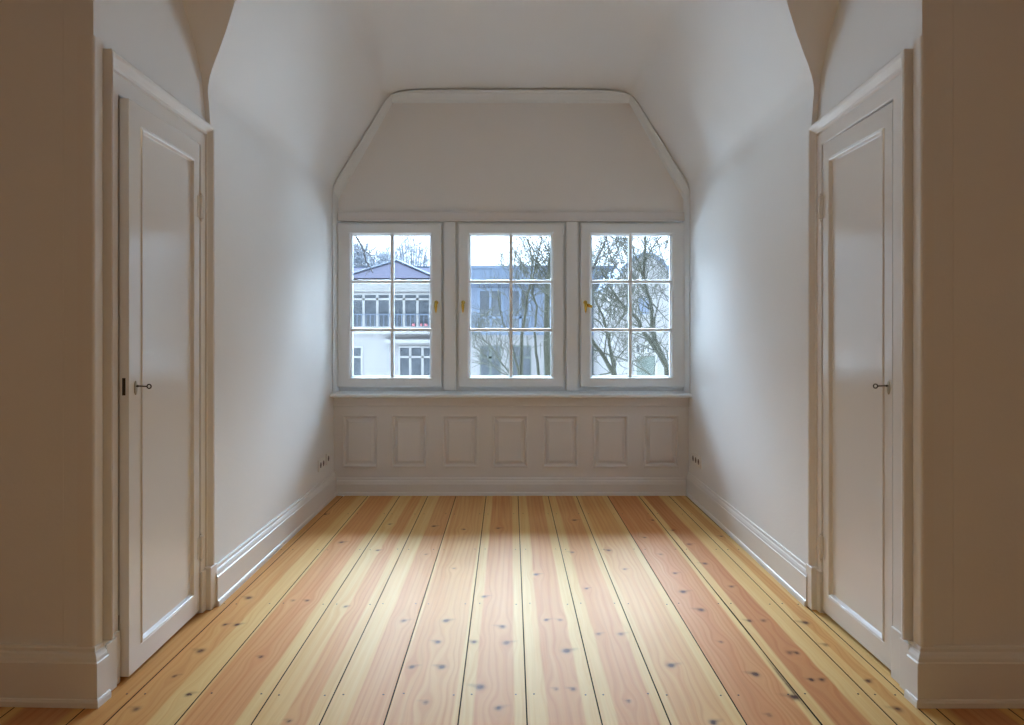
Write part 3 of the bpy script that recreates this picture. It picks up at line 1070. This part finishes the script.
for a, b in ((481, 499.8), (513.5, 530), (545, 562), (590, 604)):
    far_window(blk, D2, (a, 346.5, b, 377.5), 2, 1, q2, frame_w=.06, zsplit=[q2(0, 357.5)[1]])
    for c in blk.children:
        if c.name.startswith('window') and not c.get('done'):
            c['done'] = 1
            c.data.transform(RB); c.children[0].data.transform(RB)
            c.data.materials[0] = M['stone']
for c in blk.children:
    if 'done' in c: del c['done']
MB().tube([(q2(468.6, 0)[0], D2 + 1, zt), (q2(468.6, 0)[0], D2 + 1, zt + .22)], .05, 8).build('vent_pipe', M['metal_blue'], blk, xf=RB)

# white house with a curved gable on the right --------------------------------
D3 = 30.0
q3 = px2(D3)
hs = empty('gabled_house', (7, D3, GZ), 'white house with a rounded gable behind bare branches, seen through the right window', 'building')
RH = Matrix.Translation(-hs.location)
out = [(613, 600), (613, 300), (614, 286), (621, 276), (625, 268), (632, 261.5), (640, 257.5), (647.5, 256.3), (655, 258.2), (662, 263.5), (668, 271), (673, 279), (684, 288), (686, 300), (686, 600)]
pts = []
for a, b in out:
    x, z = q3(a, b); pts.append((x, max(z, GZ)))
m = MB(); m.loft([[(x, y, z) for x, z in pts] for y in (D3, D3 + 7)], closed_row=True, caps=True)
m.build('wall', M['villa'], hs, xf=RH)
m = MB()
cp = pts[2:-2]
m.loft([[(x, y, z + dz) for (x, z), dz in [(p, 0) for p in cp] + [(p, .16) for p in reversed(cp)]] for y in (D3 - .15, D3 + 7.1)], closed_row=True, caps=True)
m.build('gable_coping', M['metal_light'], hs, xf=RH)
def hwin(box, nx, zs, mat=None, fw=.1):
    o = far_window(hs, D3, box, nx, 1, q3, frame_w=fw, zsplit=[q3(0, z)[1] for z in zs])
    for c in [o] + list(o.children): c.data.transform(RH)
    if mat: o.children[0].data.materials[0] = mat
    return o
w_ = hwin((638, 297.5, 649, 314.5), 1, [], M['metal_blue'], .04)
hwin((636.3, 344.5, 655, 352), 4, [])
hwin((636.5, 356, 655, 378), 1, [], M['stone'])
m = MB(); xa, za = q3(613, 333); xb, zb = q3(686, 331)
m.box(xa, xb, D3 - .15, D3, za, zb); m.build('cornice', M['villa_trim'], hs, xf=RH)

D4 = 47.0
q4 = px2(D4)
rb = empty('slate_roof_house', (14, D4, GZ), 'house with a steep blue slate roof behind the rounded gable', 'building')
RR = Matrix.Translation(-rb.location)
xa, za = q4(618, 283); xb, zb = q4(760, 266)
MB().box(xa, xb, D4, D4 + 9, GZ, za).build('wall', M['villa'], rb, xf=RR)
m = MB(); m.add([(xa - .4, D4 - .4, za), (xb + .4, D4 - .4, za), (xb + .4, D4 + 4.5, zb + .5), (xa - .4, D4 + 4.5, zb + .5), (xb + .4, D4 + 9.4, za), (xa - .4, D4 + 9.4, za)],
                [(0, 1, 2, 3), (3, 2, 4, 5), (0, 3, 5), (1, 4, 2), (0, 5, 4, 1)])
m.build('roof', M['metal_light'], rb, xf=RR)


# bare trees ------------------------------------------------------------------
class Tree:
    def __init__(self, seed, rmin, up=0.25, droop=0.0):
        self.m = MB(); self.r = random.Random(seed); self.rmin = rmin; self.up = up; self.n = 0; self.droop = droop

    def wob(self, a):
        r = self.r
        return Vector((r.gauss(0, a), r.gauss(0, a), r.gauss(0, a)))

    def twig(self, p, d, L, r, depth):
        n = 4
        pts, rad = [p.copy()], [r]
        d = d.normalized()
        for i in range(n):
            d = (d + self.wob(.16) + Vector((0, 0, self.up * .25))).normalized()
            p = p + d * (L / n)
            pts.append(p.copy()); rad.append(max(self.rmin * .6, r * (1 - .75 * (i + 1) / n)))
        self.m.tube(pts, rad, 4 if r < .02 else 6, caps=False)
        self.n += 1
        if depth > 0:
            k = self.r.choice((2, 2, 3))
            for j in range(k):
                t = .25 + .75 * (j + self.r.random()) / k
                i = min(n - 1, int(t * n))
                q_ = pts[i].lerp(pts[i + 1], t * n - i)
                dd = (pts[i + 1] - pts[i]).normalized()
                side = self.wob(1.0); side.y *= .6
                side = (side - dd * side.dot(dd)).normalized()
                nd = (dd * .75 + side * self.r.uniform(.5, 1.0) + Vector((0, 0, self.up))).normalized()
                self.twig(q_, nd, L * self.r.uniform(.45, .7), max(self.rmin, rad[i] * .6), depth - 1)

    def limb(self, path, r0, r1, ntw=8, L=1.2, depth=2, tr=.45, t0=.1):
        """path: world points, twigs spring from it"""
        P = [Vector(p) for p in path]
        Q = [P[0]]
        for a, b in zip(P, P[1:]):
            for k in range(1, 4):
                Q.append(a.lerp(b, k / 3) + (self.wob((b - a).length * .012) if k < 3 else Vector()))
        n = len(Q)
        rad = [r0 + (r1 - r0) * i / (n - 1) for i in range(n)]
        self.m.tube(Q, rad, 8, caps=True)
        for j in range(ntw):
            t = t0 + (1 - t0) * (j + self.r.random()) / ntw
            i = min(n - 2, int(t * (n - 1)))
            p = Q[i].lerp(Q[i + 1], self.r.random())
            dd = (Q[i + 1] - Q[i]).normalized()
            side = self.wob(1.0); side.y *= .7
            side = (side - dd * side.dot(dd)).normalized()
            self.twig(p, dd * .6 + side * .8 + Vector((0, 0, self.up)), L * self.r.uniform(.6, 1.1) * (1.15 - .5 * t), max(self.rmin, rad[i] * tr), depth)

    def done(self, name, mat, label, group=None):
        o = self.m.build(name, mat, smooth=True, fix=False)
        return tag(o, label, 'tree', group)


def W(lst, D, dy=None):
    out = []
    for i, (a, b) in enumerate(lst):
        out.append(at(a, b, D + (dy[i] if dy else 0)))
    return out


def root_down(p, lean=0):
    return Vector((p.x + lean, p.y, GZ))


TD = 14.0
RM = .0062
t = Tree(3, RM)
b = W([(548, 385), (546.5, 345), (547, 300), (550, 262), (556, 225), (560, 190)], TD, [0, 0, .1, .3, .5, .8])
t.limb([root_down(b[0], .1)] + b, .085, .022, 26, 1.6, 3, .30, .45)
b = W([(541, 385), (538.3, 372), (535.6, 344), (534.5, 332), (537, 306), (532, 292), (533, 278), (536, 263), (541, 243), (542, 215)], TD, [0, 0, 0, .1, .1, .2, .3, .3, .4, .5])
t.limb([root_down(b[0], .25)] + b, .034, .010, 22, 1.1, 3, .5, .5)
b = W([(547, 350), (553, 330), (560, 300), (572, 262), (580, 230)], TD, [0, .2, .3, .4, .6]); t.limb(b, .03, .012, 14, 1.2, 2)
t.done('bare_tree', M['bark'], 'bare tree with a stout greenish trunk in the right half of the middle window')

t = Tree(8, RM)
b = W([(521, 392), (521, 372), (521.8, 336), (525, 316), (527, 298), (530.5, 284), (532, 262), (528, 240)], TD + 1.5, [0, 0, 0, .2, .2, .2, .4, .4])
t.limb([root_down(b[0])] + b, .050, .012, 20, 1.1, 3, .42, .5)
b = W([(520, 378), (516, 362), (509, 333), (503, 323), (499, 304), (498, 290)], TD + 1.5, [0, -.1, -.2, -.2, -.2, 0]); t.limb(b, .028, .010, 14, .9, 2)
b = W([(514, 378), (503, 365), (491, 346), (483, 340), (472, 333)], TD + .9); t.limb(b, .022, .009, 12, .9, 2)
b = W([(519, 385), (500, 368), (486, 364), (470, 362)], TD + 1.2); t.limb(b, .014, .008, 10, .8, 2)
t.limb(W([(521, 380), (500, 372), (478, 350), (466, 342)], TD + 1.8), .016, .008, 10, .8, 2)
t.done('bare_tree', M['bark'], 'slender bare tree with forking stems in the centre of the middle window')

t = Tree(21, RM)
b = W([(622, 392), (614, 375), (604, 357), (592.4, 341), (580, 322), (571, 300)], 12.0); t.limb([root_down(b[0], .2)] + b, .050, .022, 18, 1.1, 3, .4, .5)
b = W([(618, 392), (615, 375), (610.5, 350), (608, 333), (603, 316), (596, 302), (590, 288)], 12.2, [0, 0, 0, .1, .2, .2, .3]); t.limb(b, .040, .010, 16, 1.0, 3, .4)
t.limb(W([(600, 352), (614, 356), (628, 360.6), (640, 362)], 12.0), .016, .009, 8, .7, 2)
t.limb(W([(607, 335), (600, 322), (592, 318)], 12.0), .012, .008, 5, .7, 2)
t.limb(W([(612, 372), (596, 376), (584, 366)], 12.1), .014, .008, 8, .7, 2)
t.limb(W([(609, 335), (622, 318), (634, 290), (640, 262)], 12.4), .014, .008, 10, 1.0, 2)
t.done('bare_tree', M['bark'], 'bare tree with two leaning trunks in the lower left of the right window')

t = Tree(34, RM)
b = W([(668, 395), (667, 375), (666.5, 365), (652.5, 332), (651, 302), (643.6, 281), (645, 250), (645.5, 222)], 13.0, [0, 0, 0, .1, .2, .3, .4, .6])
t.limb([root_down(b[0])] + b, .062, .014, 24, 1.4, 3, .35, .4)
t.limb(W([(667, 368), (655, 348), (643, 331), (637, 318), (627, 309.5), (617, 298), (609, 285), (600, 268)], 12.8), .045, .012, 20, 1.0, 3, .35)
t.limb(W([(644.5, 283), (641, 268), (633, 249), (622, 232)], 13.3), .018, .009, 12, 1.0, 3)
t.limb(W([(645, 262), (652, 248), (660, 238), (668, 225)], 13.3), .014, .008, 10, 1.0, 2)
t.limb(W([(651, 302), (660, 312), (668.5, 321), (682, 326)], 13.0), .014, .008, 8, .8, 2)
t.limb(W([(641, 328), (649.8, 327.6), (656, 340), (668, 352)], 12.7), .013, .008, 6, .7, 2)
t.limb(W([(656, 378), (645, 371), (633, 364), (622, 352)], 12.6), .018, .008, 10, .7, 2)
t.done('bare_tree', M['bark'], 'tallest bare tree with a long upright fork in the right half of the right window')

t = Tree(55, RM)
b = W([(696, 390), (694, 330), (690, 280), (680, 240), (672, 205)], 16.0, [0, 0, .2, .4, .6])
t.limb([root_down(b[0], .3)] + b, .09, .025, 30, 1.9, 3, .30, .35)
t.limb(W([(625, 309), (634, 290), (612, 262), (606, 238), (596, 222)], 16.0), .018, .009, 18, 1.3, 3)
b = W([(580, 390), (577, 330), (584, 290), (596, 262), (606, 240), (612, 215)], 16.5)
t.limb([root_down(b[0], .3)] + b, .07, .012, 26, 1.4, 3, .30, .35)
t.done('bare_tree', M['bark_dark'], 'twiggy bare tree rising behind the posts, filling the sky of the right window')

t = Tree(61, .004)
b = W([(285, 400), (287, 330), (300, 270), (318, 235), (334, 215)], 9.5, [0, 0, .1, .2, .3])
t.limb([root_down(b[0], -.2)] + b, .11, .030, 5, .8, 2, .3, .6)
t.limb(W([(334, 215), (347, 224), (355.7, 236), (360, 243), (364, 251), (365, 259), (370, 267), (373, 273)], 9.6), .018, .006, 9, .28, 1, .5, .3)
t.limb(W([(363, 249), (368, 253.5), (373, 256)], 9.6), .009, .006, 3, .2, 1, .6, .3)
t.done('bare_tree', M['bark_dark'], 'drooping bare branch reaching into the top left pane of the left window')

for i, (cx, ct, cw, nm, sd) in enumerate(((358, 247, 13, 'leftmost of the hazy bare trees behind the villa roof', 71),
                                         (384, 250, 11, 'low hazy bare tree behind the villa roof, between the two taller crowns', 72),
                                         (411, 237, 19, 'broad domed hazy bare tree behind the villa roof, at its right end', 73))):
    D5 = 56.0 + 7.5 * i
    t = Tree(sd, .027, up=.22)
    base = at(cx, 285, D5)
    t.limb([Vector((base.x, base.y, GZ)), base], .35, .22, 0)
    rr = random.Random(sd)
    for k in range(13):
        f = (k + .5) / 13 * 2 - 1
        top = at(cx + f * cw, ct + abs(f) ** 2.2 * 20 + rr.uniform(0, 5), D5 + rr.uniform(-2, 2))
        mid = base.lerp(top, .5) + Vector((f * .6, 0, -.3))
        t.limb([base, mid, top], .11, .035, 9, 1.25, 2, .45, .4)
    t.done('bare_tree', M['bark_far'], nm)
